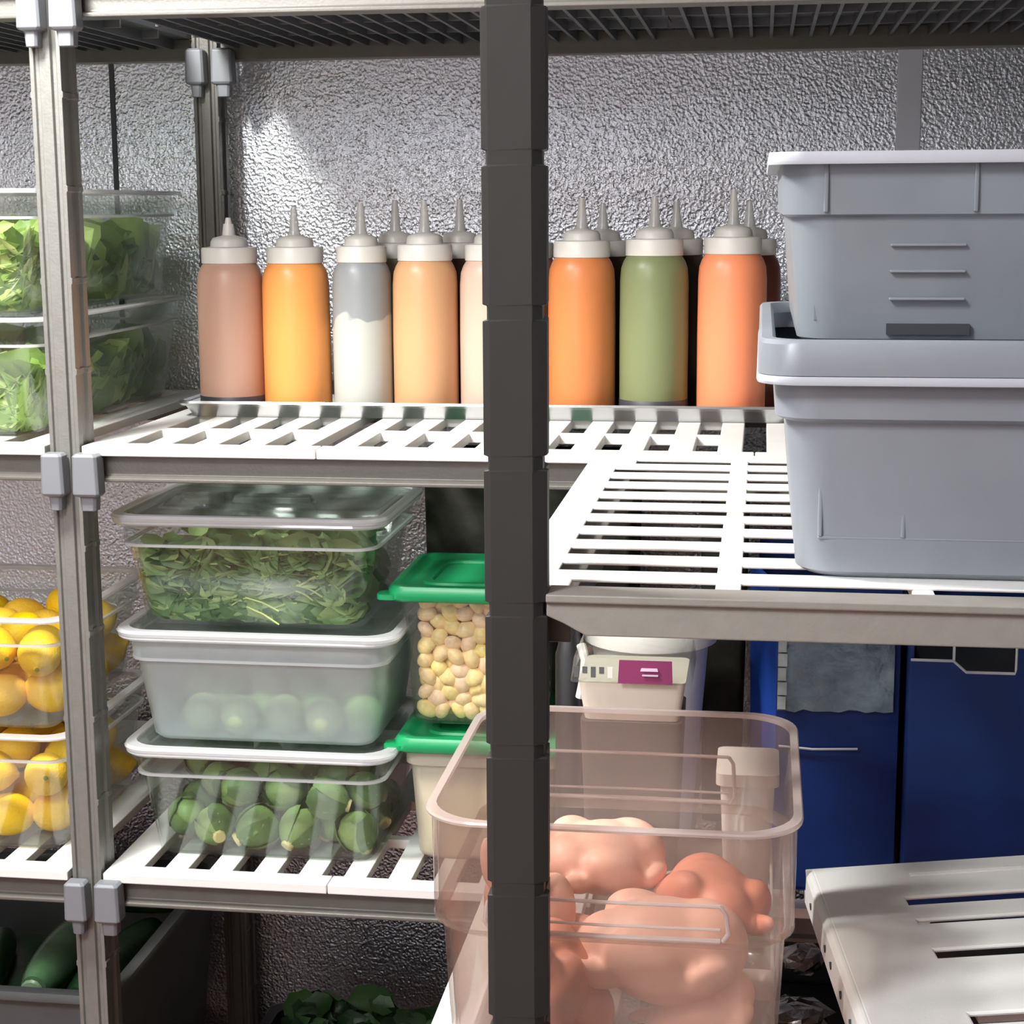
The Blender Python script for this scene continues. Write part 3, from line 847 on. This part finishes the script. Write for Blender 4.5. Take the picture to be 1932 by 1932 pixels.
# ---- bottom level: bin of cucumbers, bin of herbs
def open_bin(name, label, cat, x0, x1, y0, y1, z0, z1, mat, rimmat=None, t=.004, flare=.02, lip=.014):
    th = thing(name, ((x0 + x1) / 2, (y0 + y1) / 2, z0), label, cat)
    def ring(off, z, r=.025): return rr(x0 + off, x1 - off, y0 + off, y1 - off, r, z)
    MB().loft([ring(lip + flare, z0), ring(lip, z1 - .01), ring(lip + t, z1 - .01), ring(lip + flare + t, z0 + t)]).build('bin_body', mat, th, smooth=True, angle=50)
    MB().loft([ring(lip, z1 - .010), ring(.001, z1 - .011), ring(0, z1 - .006), ring(.002, z1), ring(lip + t, z1), ring(lip + t, z1 - .010)], loop=True).build('rim', rimmat or mat, th, smooth=True)
    return th
open_bin('storage_bin', 'grey bin of cucumbers on the lowest shelf', 'bin', -.47, -.012, .05, .52, .164, .49, 'binside')
def cucumber(loc, rot, L, R, label):
    t = thing('cucumber', loc, label, 'cucumber', 'cucumbers in the grey bin'); t.rotation_euler = rot
    prof = []
    for i in range(1, 16):
        u = i / 16
        prof.append((R * math.sin(PI * u) ** .35, (u - .5) * L))
    o = MB().lathe(prof, 16).build('skin', 'cukelight' if 'pale end' in label and 'glossy cucumber' in label else 'cuke', None, smooth=True, angle=70); o.parent = t
    o = MB().lathe([(R * .5, L * .462), (R * .42, L * .476), (R * .2, L * .480)], 12).build('blossom_end', 'cukepale', None, smooth=True); o.parent = t
    return t
cl = [(-.148, .168, .468, (PI / 2, .05, .05), .24, .030, 'glossy cucumber poking its pale end towards the front of the grey bin'),
      (-.085, .20, .445, (PI / 2, .05, -.1), .26, .030, 'dark cucumber lying beside the grey post in the bin'),
      (-.17, .37, .485, (PI / 2, .0, 1.3), .30, .036, 'thick dark cucumber lying crosswise at the top of the heap'),
      (-.26, .17, .435, (PI / 2, .1, .2), .25, .030, 'dark cucumber pointing forward, beside the glossy pale-ended one'),
      (-.33, .20, .43, (PI / 2, .1, 0), .25, .030, 'dark cucumber against the far side of the bin')]
for x, y, z, rot, L, R, lab in cl: cucumber((x, y + .045, z), rot, L, R, lab)
tag(ball('', 1, '', .19, .20, .09).build('cucumber_heap', 'cuke', smooth=True), 'dark heap of cucumbers filling the grey bin below', 'cucumbers', None, 'stuff').location = (-.24, .285, .335)
open_bin('storage_bin', 'dark bin of leafy herbs on the lowest shelf', 'bin', .055, .455, .12, .50, 164e-3, .275, 'black')
leaves('leafy_herbs', 420, (.095, .415, .16, .46, .235, .330), .05, 'darkleaf', 'dark green leafy herbs heaped in the low bin', 31, serr=.25)
hb = MB().loft([rr(.10, .41, .165, .455, .03, .18), rr(.10, .41, .165, .455, .03, .245)])
tag(hb.build('herb_bundle', 'darkleaf', smooth=True), 'packed dark herb stalks beneath the leaves in the low bin', 'herbs', None, 'stuff')

# ------------------------------------------------------------------ right side: clear tub of poultry
TBX0, TBX1, TBY0, TBY1 = .5135, .803, -.645, -.330
tb = thing('food_tub', ((TBX0 + TBX1) / 2, -.48, .775), 'large clear tub of raw poultry behind the thick dark post', 'food tub')
def tubring(off, z, r=.045): return rr(TBX0 + off, TBX1 - off, TBY0 + off, TBY1 - off, r, z, 8)
ZR = .999
t = .003
MB().loft([tubring(.026, .7755, .03), tubring(.019, .782, .036), tubring(.0125, .903, .042), tubring(.006, .911, .045), tubring(.005, ZR - .004), tubring(.005 + t, ZR - .004), tubring(.006 + t, .911), tubring(.0125 + t, .903), tubring(.019 + t, .783, .036), tubring(.026 + t, .779, .03)]).build('tub_body', 'tub', tb, smooth=True, angle=50)
MB().loft([tubring(.005, ZR - .004), tubring(.0015, ZR - .0035), tubring(.001, ZR - .0015), tubring(.002, ZR), tubring(.0082, ZR), tubring(.0082, ZR - .004)], loop=True).build('rim', 'tubrim', tb, smooth=True)
MB().loft([tubring(.0056, .9125), tubring(.0056, .9095), tubring(.0115, .905), tubring(.0135, .906)], loop=True).build('step_ridge', 'tub', tb, smooth=True)
# moulded hand grips: front and rear
for yy, s in ((TBY0 + .0055, -1), (TBY1 - .0055, 1)):
    g = MB()
    x0, x1 = .572, .742
    za, zb = (.914, .941) if s < 0 else (.914, .957)
    d = .010 * s
    for zc, h in ((zb, .0016), (za, .0022), (za + .009, .0012)):
        g.tube([(x0, yy, zc), ((x0 + x1) / 2, yy + d * .2, zc), (x1, yy, zc)], h, 8)
    g.tube([(x1, yy, zb), (x1 + .004, yy, zb - .006), (x1 + .006, yy, za + .006), (x1 + .002, yy, za)], .0018, 8)
    g.tube([(x0, yy, zb), (x0 - .004, yy, zb - .006), (x0 - .006, yy, za + .006), (x0 - .002, yy, za)], .0018, 8)
    g.build('hand_grip', 'tubrim', tb, smooth=True)

def bird(name, loc, rot, sc, mat, label, legs=True):
    """plucked bird: rounded breast, tapering tail, folded legs and wings, fused into one skin"""
    bm = bmesh.new()
    def ell(c, r, rot=(0, 0, 0)):
        mtx = Matrix.Translation(c) @ Matrix.Rotation(rot[2], 4, 'Z') @ Matrix.Rotation(rot[1], 4, 'Y') @ Matrix.Rotation(rot[0], 4, 'X') @ Matrix.Diagonal((*r, 1))
        bmesh.ops.create_uvsphere(bm, u_segments=20, v_segments=12, radius=1, matrix=mtx)
    ell((0, 0, 0), (.066, .050, .046))
    ell((.030, 0, .010), (.042, .043, .040))
    ell((-.048, 0, -.004), (.036, .034, .032))
    if legs:
        for s in (-1, 1):
            ell((-.022, s * .044, .006), (.040, .021, .025), (0, .35, s * .25))
            ell((-.066, s * .040, -.012), (.030, .011, .012), (0, .25, s * -.2))
            ell((.034, s * .048, .004), (.027, .011, .014), (0, -.3, s * -.5))
    me = bpy.data.meshes.new(name); bm.to_mesh(me); bm.free()
    o = bpy.data.objects.new(name, me); COL.objects.link(o)
    me.materials.append(M[mat])
    rm = o.modifiers.new('skin', 'REMESH'); rm.mode = 'VOXEL'; rm.voxel_size = .0035; rm.use_smooth_shade = True
    sm = o.modifiers.new('soften', 'SMOOTH'); sm.factor = .5; sm.iterations = 16
    o.location = loc; o.rotation_euler = rot; o.scale = sc
    return tag(o, label, 'raw poultry', 'raw birds in the clear tub')
bird('raw_chicken', (.698, -.545, .862), (.1, .15, .1), (.90, .85, .95), 'meat', 'plump pale pink raw bird lying across the middle of the clear tub')
bird('raw_chicken', (.728, -.548, .815), (.3, -.35, .35), (.62, .62, .56), 'meat', 'pale raw bird low in the tub beside its corner, raised at an angle')
bird('raw_chicken', (.618, -.565, .835), (.2, 1.35, .3), (.72, .72, .72), 'meatred', 'reddish raw bird standing upright right beside the thick dark post')
bird('raw_chicken', (.582, -.510, .868), (.2, 1.3, 1.2), (.80, .66, .74), 'meat', 'pale raw bird upright at the tub end nearest the kernels')
bird('raw_chicken', (.730, -.455, .868), (.2, .25, 1.9), (.72, .74, .78), 'meatred', 'darker brownish raw bird behind the plump one')
bird('raw_chicken', (.640, -.430, .893), (.2, .2, .7), (.75, .75, .70), 'meat', 'raw bird at the top of the heap by the tub\'s back wall')

# ---- white packages behind the tub
sm = MB()
def carton(name, label, cat, x0, x1, y0, y1, z0, z1, mat, lidmat=None, lidh=.008, over=.004):
    th = thing(name, ((x0 + x1) / 2, (y0 + y1) / 2, z0), label, cat)
    def ring(off, z, r=.008): return rr(x0 + off, x1 - off, y0 + off, y1 - off, r, z, 3)
    MB().loft([ring(.006, z0), ring(0, z1)]).build('carton_body', mat, th, smooth=True)
    if lidmat:
        MB().loft([ring(-over, z1 + .0004), ring(-over, z1 + lidh), ring(.004, z1 + lidh + .0015)]).build('lid', lidmat, th, smooth=True)
    return th
carton('white_carton', 'small white carton seen through the corner of the clear tub', 'carton', .734, .784, -.312, -.235, .775, .922, 'white', 'white', .012)
carton('plain_tub', 'plain brown-grey tub under the tub with the plum label', 'tub', .588, .692, -.165, -.06, .775, .934, 'dusk')
pt = carton('labelled_tub', 'white tub with a clear lid band and a plum-coloured label', 'tub', .586, .695, -.165, -.06, .9345, .976, 'beige')
def prr(off, z, r=.006): return rr(.586 + off, .695 - off, -.165 + off, -.06 + off * -1, r, z, 3)
MB().loft([prr(-.007, .9765), prr(-.004, 1.001), prr(.0, 1.0025)]).build('lid', 'clear', pt, smooth=True)
MB().loft([[(.6275, -.1735, .9773), (.6825, -.1735, .9773), (.6815, -.1703, 1.0005), (.6285, -.1703, 1.0005)], [(.6275, -.1725, .9773), (.6825, -.1725, .9773), (.6815, -.1693, 1.0005), (.6285, -.1693, 1.0005)]]).build('label_panel', 'plum', pt)
lpan = bpy.data.objects['label_panel']
MB().box(.652, .668, -.1745, -.1732, .9855, .9870).add(*[[(.650, -.1742, .9905), (.668, -.1740, .9905), (.667, -.1736, .9935), (.651, -.1736, .9935), (.650, -.1732, .9905), (.668, -.1730, .9905), (.667, -.1726, .9935), (.651, -.1726, .9935)], [(0, 1, 2, 3), (7, 6, 5, 4), (0, 4, 5, 1), (1, 5, 6, 2), (2, 6, 7, 3), (3, 7, 4, 0)]]).build('label_print', 'lilac', lpan)
for q in range(5):
    x = .583 + q * .0085
    MB().box(x, x + .005, -.1722, -.1708, .982 + .004 * (q % 2), .993).build('lid_print', 'binside' if q < 4 else 'white', pt)
pail = thing('pail', (.641, .13, .675), 'round white pail with a raised rim behind the labelled tub', 'pail')
def pl_(mb, n, m): return mb.build(n, m, pail, smooth=True, angle=50)
pl_(MB().lathe([(.048, .675), (.069, .955), (.067, .955), (.046, .680)], 32, (.641, .13, 0)), 'pail_body', 'white')
pl_(MB().lathe([(.071, .948), (.0785, .949), (.079, .965), (.075, .970), (.066, .970)], 32, (.641, .13, 0)), 'lid', 'white')
pl_(MB().lathe([(.058, .9695), (.058, .976), (.052, .976)], 32, (.641, .13, 0)), 'lid_ring', 'white')
for x0, x1, y0, y1, zt_, lab in ((.694, .754, .26, .50, 1.12, 'added dark block between the white pail and the blue bin with film'), (.335, .605, .312, .52, 1.12, 'wide added dark block behind the green-lidded containers and the slim jug')):  # dark filler blocks, added so these gaps stay dark
    ct = thing('crate', ((x0 + x1) / 2, (y0 + y1) / 2, .675), lab, 'crate')
    MB().loft([rr(x0 + .006, x1 - .006, y0 + .006, y1 - .006, .008, .6755, 3), rr(x0, x1, y0, y1, .008, zt_ - .02, 3)]).build('filler_body', 'crate', ct, smooth=True)
    MB().loft([rr(x0 - .003, x1 + .003, y0 - .003, y1 + .003, .01, zt_ - .0198, 3), rr(x0 - .003, x1 + .003, y0 - .003, y1 + .003, .01, zt_, 3)]).build('rim', 'crate', ct, smooth=True)
jar = thing('jug', (.545, .08, .675), 'slim jug with a white handle in the dark gap beside the thick dark post', 'jug')
MB().loft([rr(.535, .565, .06, .12, .012, .675), rr(.535, .565, .06, .12, .012, .94), rr(.542, .558, .075, .105, .008, .97)]).build('jug_body', 'black', jar, smooth=True)
MB().tube([(.566, .062, .955), (.572, .052, .94), (.570, .052, .915), (.566, .052, .895)], .0055, 8).build('handle', 'white', jar, smooth=True)

# ---- blue bins
b1 = thing('blue_bin', (.84, .1, .675), 'blue bin with a silvery film sleeve on its front, behind the clear tub', 'bin')
def sheet(th, name, mat, a, b, c, d, n, t=.004):
    """solid panel a-b-c-d, thickness along n"""
    n = Vector(n).normalized() * t
    q = [Vector(v) for v in (a, b, c, d)]
    return MB().loft([[tuple(v) for v in q], [tuple(v + n) for v in q]]).build(name, mat, th, bevel=.0006)
zt1 = 1.03
A = (.7885, .05); B = (.925, .062); Cc = (.93, .34); D = (.762, .20)
sheet(b1, 'front_panel', 'blue', (*A, .675), (*B, .675), (*B, zt1), (*A, zt1), (0, 1, 0))
sheet(b1, 'side_panel', 'bluelit', (D[0], D[1], .675), (A[0] - .001, A[1], .675), (A[0] - .001, A[1], zt1), (D[0] - .006, D[1], zt1), (1, .2, 0))
sheet(b1, 'rear_panel', 'blue', (D[0] + .005, D[1] + .14, .675), (*Cc, .675), (*Cc, zt1), (D[0] + .005, D[1] + .14, zt1), (0, -1, 0))
sheet(b1, 'side_panel', 'blue', (B[0], B[1] + .005, .675), (*Cc, .675), (*Cc, zt1), (B[0], B[1] + .005, zt1), (-1, 0, 0))
sheet(b1, 'base', 'blue', (A[0], A[1], .6755), (B[0], B[1], .6755), (Cc[0], Cc[1], .6755), (D[0] + .006, D[1], .6755), (0, 0, 1))
sl = MB()
xs = np.linspace(.789, .918, 14); zs = np.linspace(.890, .996, 11)
rg = random.Random(3)
vs = []
for z in zs:
    for x in xs:
        vs.append((x, .0465 - rg.uniform(0, .004) + (x - .7885) * .088, z + rg.uniform(-.002, .002)))
n0 = len(vs)
vs += [(x, y + .0012, z) for x, y, z in vs]
fs = []
for j in range(10):
    for i in range(13):
        a = j * 14 + i
        fs.append((a, a + 1, a + 15, a + 14)); fs.append((n0 + a + 14, n0 + a + 15, n0 + a + 1, n0 + a))
for i in range(13):
    fs.append((n0 + i, n0 + i + 1, i + 1, i)); a = 10 * 14 + i; fs.append((a, a + 1, n0 + a + 1, n0 + a))
for j in range(10):
    a = j * 14; fs.append((a, a + 14, n0 + a + 14, n0 + a)); a += 13; fs.append((a + 14, a, n0 + a, n0 + a + 14))
MB().add(vs, fs).build('film_sleeve', 'sleeve', b1, smooth=True, angle=70)
st = MB()
for q in range(6):
    st.box(.7895, .7985 + .001 * (q % 2), .0405, .0425, .893 + q * .0165, .9075 + q * .0165)
fs_ = st.build('printed_strip', 'stripcol', b1)
MB().tube([(.792, .047, .848), (.83, .049, .845), (.88, .053, .846)], .0014, 6).build('crease_line', 'blueedge', b1, smooth=True)

b2 = thing('blue_bin', (1.06, .1, .675), 'large blue bin with pale cut edges and a hand-hole notch', 'bin')
y2 = -.002
front = [(.9305, .675), (1.25, .675), (1.25, .998), (1.041, .998), (1.041, .953), (.989, .953), (.976, .965), (.9305, .965)]
MB().loft([[(x, y2, z) for x, z in front], [(x, y2 + .005, z) for x, z in front]]).build('front_panel', 'blue', b2)
ed = MB()
ed.tube([(.9305, y2 + .001, .9657), (.975, y2 + .001, .9657), (.989, y2 + .001, .9536), (1.040, y2 + .001, .9536), (1.0412, y2 + .001, .958), (1.0412, y2 + .001, .998)], .0017, 6)
ed.build('cut_edge', 'blueedge', b2, smooth=True)
MB().box(.9745, .977, y2 + .001, y2 + .004, .965, 1.0).build('edge_strip', 'blueedge', b2)
sheet(b2, 'side_panel', 'blue', (.9305, y2 + .005, .675), (.9405, .36, .675), (.9405, .36, 1.0), (.9305, y2 + .005, 1.0), (1, 0, 0))
sheet(b2, 'rear_panel', 'blue', (.941, .36, .675), (1.25, .36, .675), (1.25, .36, 1.0), (.941, .36, 1.0), (0, -1, 0))
sheet(b2, 'base', 'black', (.935, y2 + .006, .6755), (1.25, y2 + .006, .6755), (1.25, .35, .6755), (.945, .35, .6755), (0, 0, 1))
MB().box(.95, 1.24, .02, .33, .68, .93).build('liner', 'black', b2, bevel=.004)['label'] = 'black block inside'  # black block filling most of the bin

# ---- under-shelf glints
fo = MB().box(0, 0, 0, 0, 0, 0)
def crumple(name, loc, s, label, seed):
    rg = random.Random(seed)
    k, n = 8, 12
    rings = [[(s[0] * math.sin(PI * i / k) * math.cos(2 * PI * j / n) * rg.uniform(.75, 1.15), s[1] * math.sin(PI * i / k) * math.sin(2 * PI * j / n) * rg.uniform(.75, 1.15), -s[2] * math.cos(PI * i / k) * rg.uniform(.85, 1.1)) for j in range(n)] for i in range(1, k)]
    o = MB().loft(rings).build(name, 'foil'); o.location = loc
    return tag(o, label, 'foil packet', 'foil packets below the loose plate')
crumple('foil_packet', (.838, .42, .425), (.03, .04, .018), 'crumpled foil packet between the tub and the loose plate, the upper one', 1)
crumple('foil_packet', (.834, .36, .372), (.045, .05, .016), 'crumpled foil packet between the tub and the loose plate, the lower one', 2)
open_bin('storage_bin', 'dark bin on the lowest shelf holding foil packets', 'bin', .62, 1.2, .12, .54, .164, .40, 'black')
tag(MB().box(.67, 1.15, .17, .49, .18, .357).build('black_crate', 'black', bevel=.004), 'black crate inside the dark bin, under the foil packets', 'crate')
lb = thing('lidded_bin', (1.06, -.37, .775), 'low grey lidded bin propping up the loose white plate', 'bin')

# ------------------------------------------------------------------ grey bus tubs
def bus_tub(name, label, x0, x1, y0, y1, z0, z1, prof, mat, rimmat):
    """prof: list of (inset from rim outline, z) going up the outside"""
    th = thing(name, ((x0 + x1) / 2, (y0 + y1) / 2, z0), label, 'bus tub')
    def ring(off, z, r=.03): return rr(x0 + off, x1 - off, y0 + off, y1 - off, r, z, 6)
    t = .0035
    out = [ring(o, z) for o, z in prof]
    inn = [ring(o + t, z if i else z + t) for i, (o, z) in enumerate(prof)][::-1]
    MB().loft(out + inn).build('tub_body', mat, th, smooth=True, angle=35)
    return th, ring
gx0, gx1, gy0, gy1 = .7615, 1.255, -.648, -.150
bt, ring = bus_tub('bus_tub', 'grey plastic bus tub standing on the bright white shelf plate, under another tub', gx0, gx1, gy0, gy1, 1.1865, 1.33,
        [(.036, 1.1865), (.030, 1.191), (.0205, 1.299), (.0165, 1.3005), (.0128, 1.303), (.0128, 1.329)], 'bus', 'busrim')
def rb(off, z, r=.03): return rr(gx0 + off, gx1 - off, gy0 + off, gy1 - off, r, z, 6)
MB().loft([rb(.0128, 1.3285), rb(0, 1.3275), rb(-.0008, 1.3295), rb(-.0002, 1.3335), rb(.0163, 1.3335), rb(.0163, 1.3285)], loop=True).build('rim', 'busrim', bt, smooth=True, angle=40)
for x in (.806, .864, 1.01):
    MB().box(x, x + .003, gy0 + .0262, gy0 + .0305, 1.217, 1.262).build('wall_rib', 'bus', bt, bevel=.001)
MB().box(.806, 1.2, gy0 + .0275, gy0 + .032, 1.2150, 1.2172).build('wall_rib', 'bus', bt, bevel=.001)
ld = thing('tub_lid', ((gx0 + gx1) / 2, -.4, 1.334), 'deep grey lid of the lower bus tub', 'lid')
MB().loft([rb(.0003, 1.334), rb(.0003, 1.3555), rb(.0025, 1.3585), rb(.010, 1.3585), rb(.013, 1.352), rb(.013, 1.349), rb(.005, 1.349), rb(.005, 1.334)], ).build('lid_body', 'bus', ld, smooth=True, angle=40)

ux0, ux1, uy0, uy1 = .7655, 1.245, -.634, -.160
ut, _ = bus_tub('bus_tub', 'dusty grey see-through bus tub on top of the lidded one', ux0, ux1, uy0, uy1, 1.3525, 1.477,
        [(.030, 1.3525), (.0235, 1.357), (.0165, 1.4415), (.0115, 1.4435), (.0105, 1.480)], 'bus2', 'busrim')
def ub(off, z, r=.025): return rr(ux0 + off, ux1 - off, uy0 + off, uy1 - off, r, z, 6)
MB().loft([ub(.0105, 1.480), ub(.0008, 1.4775), ub(0, 1.480), ub(.001, 1.486), ub(.0145, 1.486), ub(.0145, 1.480)], loop=True).build('rim', 'busrim', ut, smooth=True, angle=40)
yf = uy0 + .014
for z, dx in ((1.4225, 0), (1.4045, 0), (1.3855, 0)):
    MB().box(.851, .902, yf + .0005, yf + .006, z - .0009, z + .0009).build('grip_ridge', 'bus', ut, bevel=.0006)
MB().box(.850, .9065, yf + .004, yf + .0085, 1.3605, 1.368).build('hand_slot', 'recess', ut)
for x in (.8045, .905):
    MB().box(x, x + .003, uy0 + .0085, uy0 + .012, 1.445, 1.478).build('rim_gusset', 'bus2', ut, bevel=.0008)
# crumpled liner showing through the top of the tub
ln = MB()
prevs = []
xs = np.linspace(.80, 1.2, 30)
top_ = [(float(x), -.607, 1.466 - .004 * math.sin((x - .8) * 34) - .010 * max(0, min(1, (x - .86) / .07))) for x in xs]
ln.loft([[(x, y, z), (x, y + .003, z), (x, y + .003, 1.37), (x, y, 1.37)] for x, y, z in top_])
tag(ln.build('plastic_liner', 'bus2'), 'thin crinkled plastic liner inside the upper bus tub', 'liner')

# low lidded bin under the loose plate
def lbr(off, z, r=.02): return rr(.93 + off, 1.22 - off, -.52 + off, -.27 + off * -1, r, z, 4)
MB().loft([lbr(.012, .7755), lbr(.003, .782)]).build('bin_body', 'binside', lb, smooth=True)
MB().loft([lbr(0, .7822), lbr(0, .7875), lbr(.004, .789)]).build('lid', 'binside', lb, smooth=True)

# unseen cartons added by the side wall, coloured for warm reflections in the metal
for i, (y, z0, lab) in enumerate(((-1.5, 0, 'unseen cardboard carton added for its warm reflection, on the floor by the side wall'), (-1.48, .42, 'unseen cardboard carton added for its warm reflection, stacked on another carton'), (-1.52, .84, 'topmost unseen cardboard carton of the stack added for its warm reflection'))):
    o = MB().box(-1.52, -1.05, y - .28, y + .28, z0 + .0005, z0 + .415).build('reflection_carton', 'card', bevel=.004)
    tag(o, lab, 'carton', 'unseen cartons added for warm reflections')

# ------------------------------------------------------------------ light
def area(name, loc, aim, size, power, col=(1, 1, 1), sy=None):
    l = bpy.data.lights.new(name, 'AREA'); l.energy = power; l.color = col; l.size = size
    if sy: l.shape = 'RECTANGLE'; l.size_y = sy
    o = bpy.data.objects.new(name, l); COL.objects.link(o); o.location = loc
    o.rotation_euler = (Vector(aim) - Vector(loc)).to_track_quat('-Z', 'Y').to_euler()
    return o
area('ceiling_lamp', (-.16, -.46, 2.12), (.15, -.1, 1.1), .14, 36, (1, .985, .95), .26)
area('aisle_fill', (-.05, -1.75, 2.40), (.5, -.4, 1.0), .4, 27, (.95, .97, 1.0))  # soft fill added for surfaces facing the camera
area('reflection_fill', (-.25, -2.1, 2.40), (-.25, -2.65, 1.3), .4, 62, (.90, .95, 1.0))  # added to brighten the white panel mirrored in the metal wall
w = bpy.data.worlds.new('world'); S.world = w; w.use_nodes = True
w.node_tree.nodes['Background'].inputs[0].default_value = (.8, .85, .95, 1)
w.node_tree.nodes['Background'].inputs[1].default_value = .05

S.view_settings.view_transform = 'Standard'
S.view_settings.look = 'None'
S.view_settings.exposure = 0.0
S.view_settings.gamma = 1
S.view_settings.use_curve_mapping = False
S.cycles.transparent_max_bounces = 40
S.cycles.max_bounces = 12
S.cycles.use_denoising = True
